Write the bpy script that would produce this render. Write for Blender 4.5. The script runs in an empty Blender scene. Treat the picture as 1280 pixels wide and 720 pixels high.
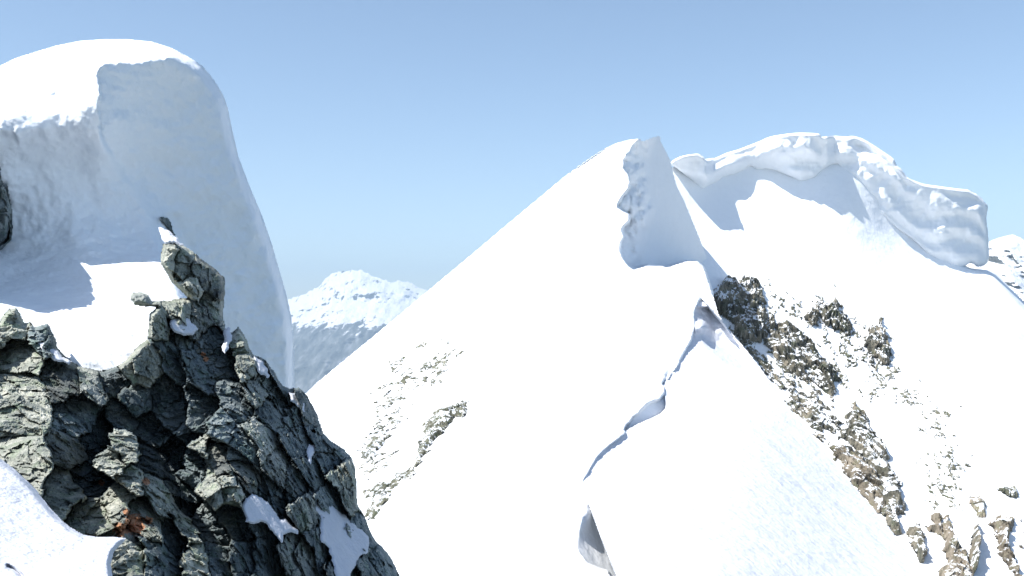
import bpy, math
import numpy as np

# ------------------------------------------------------------------ camera, sky, sun, exposure
SC = bpy.context.scene
COL = SC.collection
F = 1244.4444            # 35 mm lens on a 36 mm sensor, in photograph pixels
HY = 400.0               # horizon row
cam_d = bpy.data.cameras.new('camera')
cam = bpy.data.objects.new('camera', cam_d)
COL.objects.link(cam)
SC.camera = cam
cam.location = (0, 0, 0)
cam.rotation_euler = (math.radians(90), 0, 0)
cam_d.lens = 35.0
cam_d.sensor_width = 36.0
cam_d.shift_y = (HY - 360.0) / 1280.0
cam_d.clip_start = 0.1
cam_d.clip_end = 80000

SUN = np.array([-0.53, -0.24, 0.815])
SUN = SUN / np.linalg.norm(SUN)
EL = math.asin(SUN[2])
AZ = math.atan2(SUN[0], SUN[1])          # clockwise from +Y
world = bpy.data.worlds.new('World')
SC.world = world
world.use_nodes = True
wn = world.node_tree.nodes
wl = world.node_tree.links
bg = wn['Background']
sky = wn.new('ShaderNodeTexSky')
sky.sky_type = 'NISHITA'
sky.sun_disc = False
sky.sun_elevation = EL
sky.sun_rotation = AZ
sky.altitude = 2500
sky.air_density = 1.0
sky.dust_density = 4.0
sky.ozone_density = 0.5
tint = wn.new('ShaderNodeMix')
tint.data_type = 'RGBA'
tint.blend_type = 'MULTIPLY'
tint.inputs[0].default_value = 1.0
tint.inputs[7].default_value = (1.0, 1.0, 0.94, 1)     # the camera's white balance
wl.new(sky.outputs[0], tint.inputs[6])
wl.new(tint.outputs[2], bg.inputs[0])
bg.inputs[1].default_value = 0.11

sun_d = bpy.data.lights.new('sun', 'SUN')
sun = bpy.data.objects.new('sun', sun_d)
COL.objects.link(sun)
sun_d.energy = 3.9
sun_d.angle = math.radians(0.5)
sun_d.color = (1.0, 0.97, 0.92)
from mathutils import Vector
sun.rotation_euler = Vector(SUN.tolist()).to_track_quat('Z', 'Y').to_euler()

SC.view_settings.view_transform = 'Standard'
SC.view_settings.look = 'None'
SC.view_settings.exposure = 0.97
SC.view_settings.gamma = 1.0
SC.render.engine = 'CYCLES'
cy = SC.cycles
cy.use_denoising = True
cy.max_bounces = 6
cy.diffuse_bounces = 4
cy.volume_bounces = 0
cy.sample_clamp_indirect = 10
cy.use_adaptive_sampling = True
cy.adaptive_threshold = 0.01

# ------------------------------------------------------------------ numeric helpers
def P(x, y, Y):
    x = np.asarray(x, float); y = np.asarray(y, float); Y = np.asarray(Y, float)
    return np.stack([(x - 640.0) / F * Y, Y + 0 * x, (HY - y) / F * Y], -1)

def hsh(ix, iy, iz, seed):
    a = (ix.astype(np.int64) * 73856093) ^ (iy.astype(np.int64) * 19349663) ^ (iz.astype(np.int64) * 83492791) ^ (seed * 2654435761)
    a &= 0xffffffff
    a = ((a ^ (a >> 16)) * 0x45d9f3b) & 0xffffffff
    a = ((a ^ (a >> 16)) * 0x45d9f3b) & 0xffffffff
    a = a ^ (a >> 16)
    return a / 4294967295.0

def vnoise(p, seed=0):
    i = np.floor(p); f = p - i; i = i.astype(np.int64)
    u = f * f * f * (f * (f * 6 - 15) + 10)
    r = 0
    for dx in (0, 1):
        for dy in (0, 1):
            for dz in (0, 1):
                w = (u[..., 0] if dx else 1 - u[..., 0]) * (u[..., 1] if dy else 1 - u[..., 1]) * (u[..., 2] if dz else 1 - u[..., 2])
                r = r + w * hsh(i[..., 0] + dx, i[..., 1] + dy, i[..., 2] + dz, seed)
    return r * 2 - 1

def fbm(p, seed=0, o=4, g=0.5):
    r = 0; a = 1; n = 0
    for k in range(o):
        r = r + a * vnoise(p * 2.03 ** k + 17.3 * k, seed + k); n += a; a *= g
    return r / n

def ridged(p, seed=0, o=4, g=0.5):
    r = 0; a = 1; n = 0
    for k in range(o):
        r = r + a * (1 - 2 * np.abs(vnoise(p * 2.07 ** k + 9.1 * k, seed + k))); n += a; a *= g
    return r / n

def facets(p, seed=0, tilt=1.0):
    """Chunky broken faces: nearest random point, each with a plane of its own."""
    i = np.floor(p).astype(np.int64)
    best = np.full(p.shape[:-1], 1e9); val = np.zeros(p.shape[:-1])
    for dx in (-1, 0, 1):
        for dy in (-1, 0, 1):
            for dz in (-1, 0, 1):
                c = [i[..., 0] + dx, i[..., 1] + dy, i[..., 2] + dz]
                q = np.stack([c[k] + hsh(c[0], c[1], c[2], seed + 11 + k) for k in range(3)], -1)
                d = p - q
                dd = (d * d).sum(-1)
                g = np.stack([hsh(c[0], c[1], c[2], seed + 31 + k) * 2 - 1 for k in range(3)], -1)
                o = hsh(c[0], c[1], c[2], seed + 51) * 2 - 1
                v = 0.5 * o + tilt * (g * d).sum(-1)
                m = dd < best
                best = np.where(m, dd, best); val = np.where(m, v, val)
    return val

class TPS:
    def __init__(s, pts, logd=True):
        a = np.array(pts, float)
        s.c = a[:, :2] / 100.0; s.log = logd
        v = np.log(a[:, 2]) if logd else a[:, 2]
        n = len(a)
        K = s.k(s.c, s.c) + 1e-4 * np.eye(n)
        Q = np.hstack([np.ones((n, 1)), s.c])
        M = np.zeros((n + 3, n + 3)); M[:n, :n] = K; M[:n, n:] = Q; M[n:, :n] = Q.T
        s.w = np.linalg.solve(M, np.concatenate([v, np.zeros(3)])); s.n = n
    @staticmethod
    def k(a, b):
        r2 = ((a[:, None, :] - b[None, :, :]) ** 2).sum(-1)
        return 0.5 * r2 * np.log(r2 + 1e-12)
    def __call__(s, x, y):
        x = np.asarray(x, float); y = np.asarray(y, float)
        q = np.stack([x.ravel(), y.ravel()], -1) / 100.0
        out = np.zeros(len(q))
        for a in range(0, len(q), 40000):
            b = q[a:a + 40000]
            out[a:a + 40000] = s.k(b, s.c) @ s.w[:s.n] + np.hstack([np.ones((len(b), 1)), b]) @ s.w[s.n:]
        out = out.reshape(x.shape)
        return np.exp(out) if s.log else out

def inside(poly, x, y):
    poly = np.array(poly, float); r = np.zeros(x.shape, bool)
    j = len(poly) - 1
    for i in range(len(poly)):
        xi, yi = poly[i]; xj, yj = poly[j]
        if yi != yj:
            c = ((yi > y) != (yj > y)) & (x < (xj - xi) * (y - yi) / (yj - yi) + xi)
            r ^= c
        j = i
    return r

def nearest(poly, x, y, closed=True):
    """distance and nearest point on a polyline"""
    poly = np.array(poly, float)
    best = np.full(x.shape, 1e9); bx = np.zeros(x.shape); by = np.zeros(x.shape)
    n = len(poly)
    for i in range(n if closed else n - 1):
        a = poly[i]; b = poly[(i + 1) % n]; ab = b - a
        L = (ab ** 2).sum()
        if L == 0: continue
        t = np.clip(((x - a[0]) * ab[0] + (y - a[1]) * ab[1]) / L, 0, 1)
        qx = a[0] + t * ab[0]; qy = a[1] + t * ab[1]
        d = np.hypot(x - qx, y - qy)
        m = d < best
        best = np.where(m, d, best); bx = np.where(m, qx, bx); by = np.where(m, qy, by)
    return best, bx, by

def sdist(poly, x, y):
    d, _, _ = nearest(poly, x, y)
    return np.where(inside(poly, x, y), d, -d)

def smooth(a, b, x):
    t = np.clip((x - a) / (b - a), 0, 1)
    return t * t * (3 - 2 * t)

def smooth_line(pts, n=6):
    """Catmull-Rom through the points (closed)"""
    p = np.array(pts, float); N = len(p); out = []
    for i in range(N):
        a, b, c, d = p[i - 1], p[i], p[(i + 1) % N], p[(i + 2) % N]
        for k in range(n):
            t = k / n
            out.append(0.5 * ((2 * b) + (-a + c) * t + (2 * a - 5 * b + 4 * c - d) * t * t + (-a + 3 * b - 3 * c + d) * t ** 3))
    return np.array(out)

# ------------------------------------------------------------------ object helpers
def make_mesh(name, V, Fc, mat, flat=False, attrs=None, parent=None):
    me = bpy.data.meshes.new(name)
    V = np.asarray(V, np.float32); Fc = np.asarray(Fc, np.int32)
    me.vertices.add(len(V)); me.vertices.foreach_set('co', V.ravel())
    k = Fc.shape[1]
    me.loops.add(Fc.size); me.loops.foreach_set('vertex_index', Fc.ravel())
    me.polygons.add(len(Fc))
    me.polygons.foreach_set('loop_start', np.arange(0, Fc.size, k, dtype=np.int32))
    me.polygons.foreach_set('loop_total', np.full(len(Fc), k, np.int32))
    me.update(calc_edges=True); me.validate()
    me.polygons.foreach_set('use_smooth', np.full(len(me.polygons), not flat, bool))
    if attrs:
        for an, av in attrs.items():
            at = me.attributes.new(an, 'FLOAT', 'POINT')
            at.data.foreach_set('value', np.asarray(av, np.float32))
    me.materials.append(mat)
    o = bpy.data.objects.new(name, me)
    COL.objects.link(o)
    if parent is not None: o.parent = parent
    return o

def tag(o, label=None, cat=None, group=None, kind=None):
    if label: o['label'] = label
    if cat: o['category'] = cat
    if group: o['group'] = group
    if kind: o['kind'] = kind
    return o

def empty(name, loc, label, cat, group=None):
    o = bpy.data.objects.new(name, None)
    COL.objects.link(o)
    o.location = [float(c) for c in loc]
    return tag(o, label, cat, group)

def grid_keep(poly, step, snap=True):
    poly = np.array(poly, float)
    x0, y0 = poly.min(0) - step; x1, y1 = poly.max(0) + step
    nx = int((x1 - x0) / step) + 2; ny = int((y1 - y0) / step) + 2
    gx, gy = np.meshgrid(x0 + step * np.arange(nx), y0 + step * np.arange(ny))
    d, bx, by = nearest(poly, gx, gy)
    ins = inside(poly, gx, gy)
    keep = ins | (d < 0.55 * step)
    if snap:
        m = keep & ((~ins) | (d < 0.4 * step))
        gx = np.where(m, bx, gx); gy = np.where(m, by, gy)
    return gx, gy, keep

def cells(keep):
    k = keep
    return k[:-1, :-1] & k[1:, :-1] & k[:-1, 1:] & k[1:, 1:]

def solid(pts, cellmask, back):
    """grid points (ny,nx,3) + mask of cells -> verts, quads with walls carried back by vector field 'back' (ny,nx,3)"""
    ny, nx = pts.shape[:2]
    idx = np.arange(ny * nx).reshape(ny, nx)
    a = idx[:-1, :-1]; b = idx[:-1, 1:]; c = idx[1:, 1:]; d = idx[1:, :-1]
    q = np.stack([a, d, c, b], -1)[cellmask]
    cm = np.pad(cellmask, 1)
    quads = [q]; N = ny * nx
    def wall(m, u, v):
        u = u[m]; v = v[m]
        quads.append(np.stack([u + N, v + N, v + 2 * N, u + 2 * N], -1))
    core = cm[1:-1, 1:-1]
    wall(core & ~cm[:-2, 1:-1], a, b)
    wall(core & ~cm[2:, 1:-1], c, d)
    wall(core & ~cm[1:-1, :-2], d, a)
    wall(core & ~cm[1:-1, 2:], b, c)
    Q = np.concatenate(quads)
    V = np.concatenate([pts.reshape(-1, 3), pts.reshape(-1, 3), (pts + back).reshape(-1, 3)])
    used = np.unique(Q)
    remap = np.full(len(V), -1); remap[used] = np.arange(len(used))
    return V[used], remap[Q], used % N

def sheet(name, poly, depth, step, mat, back=0.08, disp=None, flat=False, **kw):
    gx, gy, keep = grid_keep(poly, step)
    Y = depth(gx, gy)
    pts = P(gx, gy, Y)
    if disp is not None: pts = disp(pts, gx, gy)
    bk = pts * back
    V, Q, src = solid(pts, cells(keep), bk)
    return make_mesh(name, V, Q, mat, flat, **kw)

# ------------------------------------------------------------------ materials
def new_mat(name):
    m = bpy.data.materials.new(name); m.use_nodes = True
    nt = m.node_tree; b = nt.nodes['Principled BSDF']
    return m, nt, b

def N(nt, typ, **kw):
    n = nt.nodes.new(typ)
    for k, v in kw.items():
        if k.startswith('i_'):
            key = k[2:]
            n.inputs[int(key) if key.isdigit() else key].default_value = v
        else: setattr(n, k, v)
    return n

def noise_node(nt, scale, detail=5, rough=0.55, vec=None, dist=0.0):
    n = N(nt, 'ShaderNodeTexNoise'); n.inputs['Scale'].default_value = scale
    n.inputs['Detail'].default_value = detail; n.inputs['Roughness'].default_value = rough
    n.inputs['Distortion'].default_value = dist
    if vec is not None: nt.links.new(vec, n.inputs['Vector'])
    return n

def ramp(nt, fac, stops):
    r = N(nt, 'ShaderNodeValToRGB')
    el = r.color_ramp.elements
    while len(el) < len(stops): el.new(0.5)
    for e, (p, c) in zip(el, stops):
        e.position = p; e.color = (*c, 1) if len(c) == 3 else c
    nt.links.new(fac, r.inputs[0])
    return r

def mix(nt, fac, a, b):
    m = N(nt, 'ShaderNodeMix'); m.data_type = 'RGBA'
    for s, v in ((m.inputs[0], fac), (m.inputs[6], a), (m.inputs[7], b)):
        if isinstance(v, bpy.types.NodeSocket): nt.links.new(v, s)
        elif isinstance(v, tuple): s.default_value = (*v, 1)
        else: s.default_value = v
    return m.outputs[2]

def math_node(nt, op, a, b=None, clamp=False):
    m = N(nt, 'ShaderNodeMath'); m.operation = op; m.use_clamp = clamp
    for i, v in enumerate((a, b)):
        if v is None: continue
        if isinstance(v, bpy.types.NodeSocket): nt.links.new(v, m.inputs[i])
        else: m.inputs[i].default_value = v
    return m.outputs[0]

def snow_mat(name, s1, s2, strength, dist, col=(0.86, 0.885, 0.92)):
    m, nt, b = new_mat(name)
    geo = N(nt, 'ShaderNodeNewGeometry')
    n1 = noise_node(nt, s1, 4, 0.6, geo.outputs['Position'])
    n2 = noise_node(nt, s2, 5, 0.6, geo.outputs['Position'])
    h = math_node(nt, 'ADD', math_node(nt, 'MULTIPLY', n1.outputs[0], 1.0), math_node(nt, 'MULTIPLY', n2.outputs[0], s1 / s2 * 1.6))
    bp = N(nt, 'ShaderNodeBump'); bp.inputs['Strength'].default_value = strength; bp.inputs['Distance'].default_value = dist
    nt.links.new(h, bp.inputs['Height']); nt.links.new(bp.outputs[0], b.inputs['Normal'])
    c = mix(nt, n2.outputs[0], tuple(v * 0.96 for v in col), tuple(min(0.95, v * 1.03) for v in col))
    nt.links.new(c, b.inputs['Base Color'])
    b.inputs['Roughness'].default_value = 0.7
    b.inputs['Specular IOR Level'].default_value = 0.25
    return m

def rock_mat(name, scale, dark, mid, light, snowy=0.0, snow_lo=0.6, bump=1.0, lichen=False, snow_scale=1.0, zs=0.45):
    """scale = size in metres of the main colour patches"""
    m, nt, b = new_mat(name)
    geo = N(nt, 'ShaderNodeNewGeometry')
    mp = N(nt, 'ShaderNodeMapping'); nt.links.new(geo.outputs['Position'], mp.inputs['Vector'])
    mp.inputs['Rotation'].default_value = (0.3, 0.35, 0.2); mp.inputs['Scale'].default_value = (1.0, 1.0, zs)
    v = mp.outputs[0]
    n1 = noise_node(nt, 1.0 / scale, 8, 0.62, v, 0.4)
    n2 = noise_node(nt, 6.0 / scale, 6, 0.7, v, 0.3)
    n3 = noise_node(nt, 26.0 / scale, 4, 0.7, geo.outputs['Position'])
    f = math_node(nt, 'ADD', math_node(nt, 'MULTIPLY', n1.outputs[0], 0.45), math_node(nt, 'ADD', math_node(nt, 'MULTIPLY', n2.outputs[0], 0.33), math_node(nt, 'MULTIPLY', n3.outputs[0], 0.22)))
    r = ramp(nt, f, [(0.40, dark), (0.49, mid), (0.58, light)])
    col = r.outputs[0]
    # greenish and rusty patches
    n4 = noise_node(nt, 2.3 / scale, 5, 0.6, geo.outputs['Position'])
    gmask = ramp(nt, n4.outputs[0], [(0.52, (0, 0, 0)), (0.64, (0.35, 0.35, 0.35))]).outputs[0]
    col = mix(nt, gmask, col, tuple(a * k for a, k in zip(mid, (0.78, 1.06, 0.66))))
    vo = N(nt, 'ShaderNodeTexVoronoi'); vo.feature = 'DISTANCE_TO_EDGE'; vo.inputs['Scale'].default_value = 3.2 / scale
    nt.links.new(mp.outputs[0], vo.inputs['Vector'])
    crack = ramp(nt, vo.outputs['Distance'], [(0.0, (0.0, 0.0, 0.0)), (0.035, (1, 1, 1))]).outputs[0]
    if lichen:
        tn = N(nt, 'ShaderNodeAttribute'); tn.attribute_name = 'tone'
        tg = math_node(nt, 'ADD', tn.outputs['Fac'], 1.0)
        vm = N(nt, 'ShaderNodeVectorMath'); vm.operation = 'SCALE'
        nt.links.new(col, vm.inputs[0]); nt.links.new(tg, vm.inputs['Scale']); col = vm.outputs[0]
        at = N(nt, 'ShaderNodeAttribute'); at.attribute_name = 'lichen'
        ln = noise_node(nt, 11.0, 7, 0.75, geo.outputs['Position'])
        lf = math_node(nt, 'ADD', at.outputs['Fac'], math_node(nt, 'MULTIPLY', math_node(nt, 'SUBTRACT', ln.outputs[0], 0.56), 2.2))
        lm = ramp(nt, lf, [(0.50, (0, 0, 0)), (0.58, (1, 1, 1))]).outputs[0]
        lc = mix(nt, n3.outputs[0], (0.50, 0.19, 0.09), (0.56, 0.34, 0.20))
        col = mix(nt, lm, col, lc)
    h = math_node(nt, 'ADD', n2.outputs[0], math_node(nt, 'ADD', math_node(nt, 'MULTIPLY', n3.outputs[0], 0.35), math_node(nt, 'MULTIPLY', crack, 0.08)))
    bp = N(nt, 'ShaderNodeBump'); bp.inputs['Strength'].default_value = 0.9 * bump; bp.inputs['Distance'].default_value = scale * 0.10
    nt.links.new(h, bp.inputs['Height']); nt.links.new(bp.outputs[0], b.inputs['Normal'])
    if snowy > 0:
        sx = N(nt, 'ShaderNodeSeparateXYZ'); nt.links.new(geo.outputs['Normal'], sx.inputs[0])
        sn = noise_node(nt, 3.0 / (scale * snow_scale), 5, 0.58, geo.outputs['Position'])
        sv = math_node(nt, 'ADD', math_node(nt, 'MULTIPLY', sx.outputs[2], 0.6), math_node(nt, 'MULTIPLY', math_node(nt, 'SUBTRACT', sn.outputs[0], 0.5), 3.0))
        sm = ramp(nt, sv, [(snow_lo, (0, 0, 0)), (snow_lo + 0.07, (1, 1, 1))]).outputs[0]
        sm = math_node(nt, 'MULTIPLY', sm, snowy)
        col = mix(nt, sm, col, (0.84, 0.87, 0.91))
    nt.links.new(col, b.inputs['Base Color'])
    b.inputs['Roughness'].default_value = 0.85
    b.inputs['Specular IOR Level'].default_value = 0.3
    return m

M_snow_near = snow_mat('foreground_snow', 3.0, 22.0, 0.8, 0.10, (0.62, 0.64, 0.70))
M_snow_dome = snow_mat('dome_snow', 0.8, 4.0, 0.45, 0.3, (0.86, 0.895, 0.95))
M_snow_far = snow_mat('slope_snow', 0.12, 0.9, 0.5, 1.0, (0.88, 0.90, 0.93))
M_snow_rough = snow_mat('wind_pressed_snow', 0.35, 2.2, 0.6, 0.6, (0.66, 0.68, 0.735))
M_snow_corn = snow_mat('cornice_snow', 0.10, 0.6, 0.35, 1.0, (0.88, 0.90, 0.93))
M_crag = rock_mat('crag_rock', 0.55, (0.065, 0.080, 0.084), (0.185, 0.202, 0.192), (0.38, 0.39, 0.35), lichen=True)
M_crag_dark = rock_mat('dark_shaded_crag_rock', 0.5, (0.044, 0.062, 0.073), (0.125, 0.155, 0.165), (0.28, 0.31, 0.305), lichen=True)  # dark green rock; on crag walls and hollows its colour also paints the shade
M_crag_pale = rock_mat('pale_sunlit_crag_rock', 0.5, (0.075, 0.09, 0.085), (0.25, 0.262, 0.228), (0.45, 0.45, 0.39), lichen=True)  # beige lichened rock; its paler colour also paints the sunlit look of blocks
M_out = rock_mat('outcrop_rock', 5.0, (0.038, 0.042, 0.038), (0.14, 0.135, 0.108), (0.34, 0.30, 0.235), snowy=1.0, snow_lo=0.36)
M_stone = rock_mat('stone_rock', 2.2, (0.05, 0.055, 0.04), (0.13, 0.13, 0.095), (0.26, 0.25, 0.19), snowy=1.0, snow_lo=0.45)
M_tan = rock_mat('tan_rock', 4.0, (0.075, 0.065, 0.052), (0.22, 0.19, 0.145), (0.36, 0.31, 0.25), snowy=1.0, snow_lo=0.5)

# ------------------------------------------------------------------ the far mountains and the valley
def far_material():
    m, nt, b = new_mat('far_mountain')
    at = N(nt, 'ShaderNodeAttribute'); at.attribute_name = 'snowness'
    geo = N(nt, 'ShaderNodeNewGeometry')
    n1 = noise_node(nt, 0.0022, 8, 0.7, geo.outputs['Position'])
    mp = N(nt, 'ShaderNodeMapping'); nt.links.new(geo.outputs['Position'], mp.inputs['Vector'])
    mp.inputs['Rotation'].default_value = (0, 0.35, 0); mp.inputs['Scale'].default_value = (1.0, 0.2, 0.16)
    n2 = noise_node(nt, 0.012, 6, 0.65, mp.outputs[0])
    n = math_node(nt, 'ADD', math_node(nt, 'MULTIPLY', n1.outputs[0], 0.55), math_node(nt, 'MULTIPLY', n2.outputs[0], 0.45))
    sx = N(nt, 'ShaderNodeSeparateXYZ'); nt.links.new(geo.outputs['Normal'], sx.inputs[0])
    v = math_node(nt, 'ADD', math_node(nt, 'ADD', at.outputs['Fac'], math_node(nt, 'MULTIPLY', math_node(nt, 'SUBTRACT', n, 0.5), 4.5)), math_node(nt, 'MULTIPLY', sx.outputs[2], 0.55))
    sm = ramp(nt, v, [(0.55, (0, 0, 0)), (0.65, (1, 1, 1))]).outputs[0]
    rk = ramp(nt, n2.outputs[0], [(0.38, (0.02, 0.03, 0.03)), (0.52, (0.10, 0.11, 0.10)), (0.64, (0.24, 0.25, 0.26))]).outputs[0]
    nt.links.new(mix(nt, sm, rk, (0.86, 0.87, 0.90)), b.inputs['Base Color'])
    b.inputs['Roughness'].default_value = 0.9
    bp = N(nt, 'ShaderNodeBump'); bp.inputs['Strength'].default_value = 0.8; bp.inputs['Distance'].default_value = 60
    nt.links.new(n, bp.inputs['Height']); nt.links.new(bp.outputs[0], b.inputs['Normal'])
    return m
M_far = far_material()

def far_mountain(name, poly, tps, step, scale, amp, snowline, soft, seed):
    gx, gy, keep = grid_keep(poly, step)
    Y = tps(gx, gy)
    p0 = P(gx, gy, Y)
    q = p0 / scale
    q[..., 1] *= 0.5
    ed, _, _ = nearest(poly, gx, gy)
    fall = smooth(0, 14, ed)
    Y2 = Y - amp * fall * (ridged(q, seed, 6, 0.55) + 0.3 * fbm(q * 3, seed + 9, 4)) + amp * 0.6 * (1 - smooth(0, 20, ed)) 
    pts = P(gx, gy, Y2)
    sn = (pts[..., 2] - snowline) / soft
    bk = pts * 0.08
    V, Q, src = solid(pts, cells(keep), bk)
    o = make_mesh(name, V, Q, M_far, False, {'snowness': np.clip(sn, -0.62, 0.42).ravel()[src]})
    return o

top = [(60, 470), (180, 440), (240, 428), (300, 410), (330, 392), (352, 376), (364, 373), (376, 368), (384, 366), (392, 362), (399, 358), (404, 352), (408, 346), (415, 343), (420, 340), (430, 338.5), (440, 338), (450, 337.5), (457, 340), (464, 344), (472, 347), (481, 350), (488, 352), (496, 351), (503, 352), (510, 351), (516, 355), (522, 360), (530, 362), (545, 368), (580, 380), (660, 395), (760, 400)]
_r = np.random.RandomState(4)
_tx = np.arange(60, 560, 2.6); _ty = np.interp(_tx, [t[0] for t in top], [t[1] for t in top]) + _r.uniform(-1.3, 1.3, len(_tx))
top = list(zip(_tx.tolist(), _ty.tolist())) + [(580, 380), (660, 395), (760, 400)]
massif = top + [(760, 700), (60, 700)]
o = far_mountain('snowy_massif', massif, TPS([(300, 410, 15500), (60, 470, 15800), (60, 700, 9500), (450, 337, 16000), (600, 385, 15500), (440, 380, 14600), (420, 420, 13200), (420, 480, 11500), (600, 480, 12000), (300, 480, 11500), (500, 700, 8500)]), 1.0, 1500.0, 520.0, -90, 260, 3)
tag(o, 'distant snowy massif behind the white slope with blue hazy lower flanks', 'mountain', kind='structure')
side = [(1180, 360), (1215, 318), (1228, 308), (1238, 301), (1246, 298), (1256, 295), (1266, 293), (1276, 297), (1284, 303), (1300, 306), (1330, 320), (1420, 350), (1420, 640), (1180, 640)]
o = far_mountain('snowy_side_peak', side, TPS([(1215, 318, 3600), (1266, 293, 3700), (1420, 350, 3900), (1270, 340, 3450), (1270, 380, 3250), (1200, 640, 2600), (1420, 640, 2600)]), 1.1, 230.0, 110.0, -90, 200, 8)
tag(o, 'snowy far peak at the right edge behind the cornice', 'mountain', kind='structure')

def valley():
    m, nt, b = new_mat('valley_forest')
    geo = N(nt, 'ShaderNodeNewGeometry')
    n = noise_node(nt, 0.002, 8, 0.6, geo.outputs['Position'])
    c = ramp(nt, n.outputs[0], [(0.35, (0.03, 0.045, 0.03)), (0.6, (0.09, 0.10, 0.06)), (0.75, (0.2, 0.19, 0.16))])
    nt.links.new(c.outputs[0], b.inputs['Base Color']); b.inputs['Roughness'].default_value = 0.9
    n_ = 90
    gx, gy = np.meshgrid(np.linspace(-20000, 20000, n_), np.linspace(-8000, 20000, n_))
    p = np.stack([gx, gy, gx * 0], -1)
    z = -1750 + 160 * fbm(p / 4000, 5, 4)
    p[..., 2] = np.minimum(z, -1500)
    V, Q, _ = solid(p, np.ones((n_ - 1, n_ - 1), bool), p * 0 + np.array([0, 0, -50.0]))
    tag(make_mesh('valley_ground', V, Q, m), 'deep valley floor far below the ridge', 'ground', kind='structure')
valley()

# ------------------------------------------------------------------ right-hand snow face (behind)
G_tps = TPS([(850, 230, 192), (900, 240, 196), (1000, 240, 200), (1060, 225, 200), (1120, 290, 203), (1200, 345, 204), (1280, 378, 200), (1400, 480, 200),
             (1280, 720, 118), (1150, 720, 120), (1000, 540, 150), (900, 350, 180), (1280, 500, 166), (1100, 450, 172), (1000, 800, 110), (1400, 800, 110)])

def facet_region(x, y, poly, gain, edge=2.0, tail=70.0):
    """a steep face turned to the right inside poly: depth rises from the poly's left edge to its right edge, then eases back"""
    d = sdist(poly, x, y)
    pa = np.array(poly, float)
    ys = y
    # left border of the poly on each row
    left = np.full(x.shape, 1e9); right = np.full(x.shape, -1e9)
    n = len(pa)
    for i in range(n):
        a = pa[i]; b = pa[(i + 1) % n]
        if a[1] == b[1]: continue
        t = (ys - a[1]) / (b[1] - a[1])
        m = (t >= 0) & (t <= 1)
        xx = a[0] + t * (b[0] - a[0])
        left = np.where(m & (xx < left), xx, left); right = np.where(m & (xx > right), xx, right)
    ok = left < 1e8
    L = np.where(ok, left, 0); R = np.where(ok, right, 0)
    up = np.clip(x - L, 0, None); w = np.maximum(R - L, 0)
    val = np.minimum(up, w) * gain
    over = np.clip(x - R, 0, None)
    val = val * np.exp(-(over / tail) ** 2)
    return np.where(ok, val, 0)

T1 = [(862, 222), (872, 218), (888, 222), (897, 236), (904, 262), (916, 286), (926, 303), (929, 318), (905, 292), (880, 258)]
T2 = [(930, 200), (1050, 200), (1054, 216), (1056, 236), (1056, 256), (1053, 266), (1038, 268), (1030, 262), (1012, 257), (1000, 247), (984, 240), (965, 230), (950, 224), (938, 216)]
T3 = [(1060, 215), (1100, 215), (1200, 300), (1235, 330), (1228, 334), (1208, 328), (1186, 344), (1193, 363), (1180, 353), (1166, 336), (1150, 318), (1120, 288), (1096, 262), (1066, 228)]
T4 = [(1188, 338), (1203, 338), (1222, 365), (1242, 390), (1256, 408), (1282, 433), (1360, 510), (1358, 514), (1280, 436), (1250, 406), (1226, 380), (1205, 358)]

def crest(x, y, line, lw, rw, h, fade0, fade1):
    """a raised snow rib along line (x, y points, top to bottom): it rises gently from the left and drops steeply on the right"""
    ly = [p[1] for p in line]; lx = [p[0] for p in line]
    s = x - np.interp(y, ly, lx)
    k = smooth(ly[0], ly[0] + fade0, y) * (1 - smooth(ly[-1] - fade1, ly[-1], y))
    r = np.maximum(rw * np.maximum(k, 0.05), 1.0)
    v = np.where(s < 0, np.clip(1 + s / lw, 0, 1) ** 1.6, np.clip(1 - s / r, 0, 1))
    return -h * k * v

def G_depth(x, y):
    w = 1.6 * fbm(np.stack([x / 9, y / 9, 0 * x], -1), 77, 3)
    Y = G_tps(x, y)
    Y = Y + crest(x + 0.4 * w, y, [(1188, 340), (1222, 372), (1250, 404), (1282, 434), (1400, 545)], 90, 15, 6.5, 12, 60)
    d, _, _ = nearest([(1190, 320), (1215, 331), (1235, 334), (1245, 340), (1280, 378), (1345, 440)], x, y, False)
    Y = Y + 14 * (1 - smooth(0, 10, d)) ** 2
    return Y

def G_disp(p, x, y):
    n = fbm(p / 7.0, 21, 4) * 0.35 + fbm(p / 25.0, 22, 3) * 0.9
    return p * (1 + n / p[..., 1])[..., None]
G_poly = [(800, 250), (830, 212), (870, 200), (935, 192), (1000, 186), (1060, 192), (1110, 215), (1150, 262), (1188, 318), (1200, 330), (1214, 331), (1226, 332), (1236, 335), (1246, 341), (1262, 358), (1280, 376), (1345, 440), (1420, 520), (1420, 820), (900, 820), (800, 500)]
o = sheet('right_snow_slope', G_poly, G_depth, 2.0, M_snow_far, 0.03, G_disp)
tag(o, 'steep white snow slope under the long cornice, with rocks breaking through', 'snow slope', kind='structure')

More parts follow.
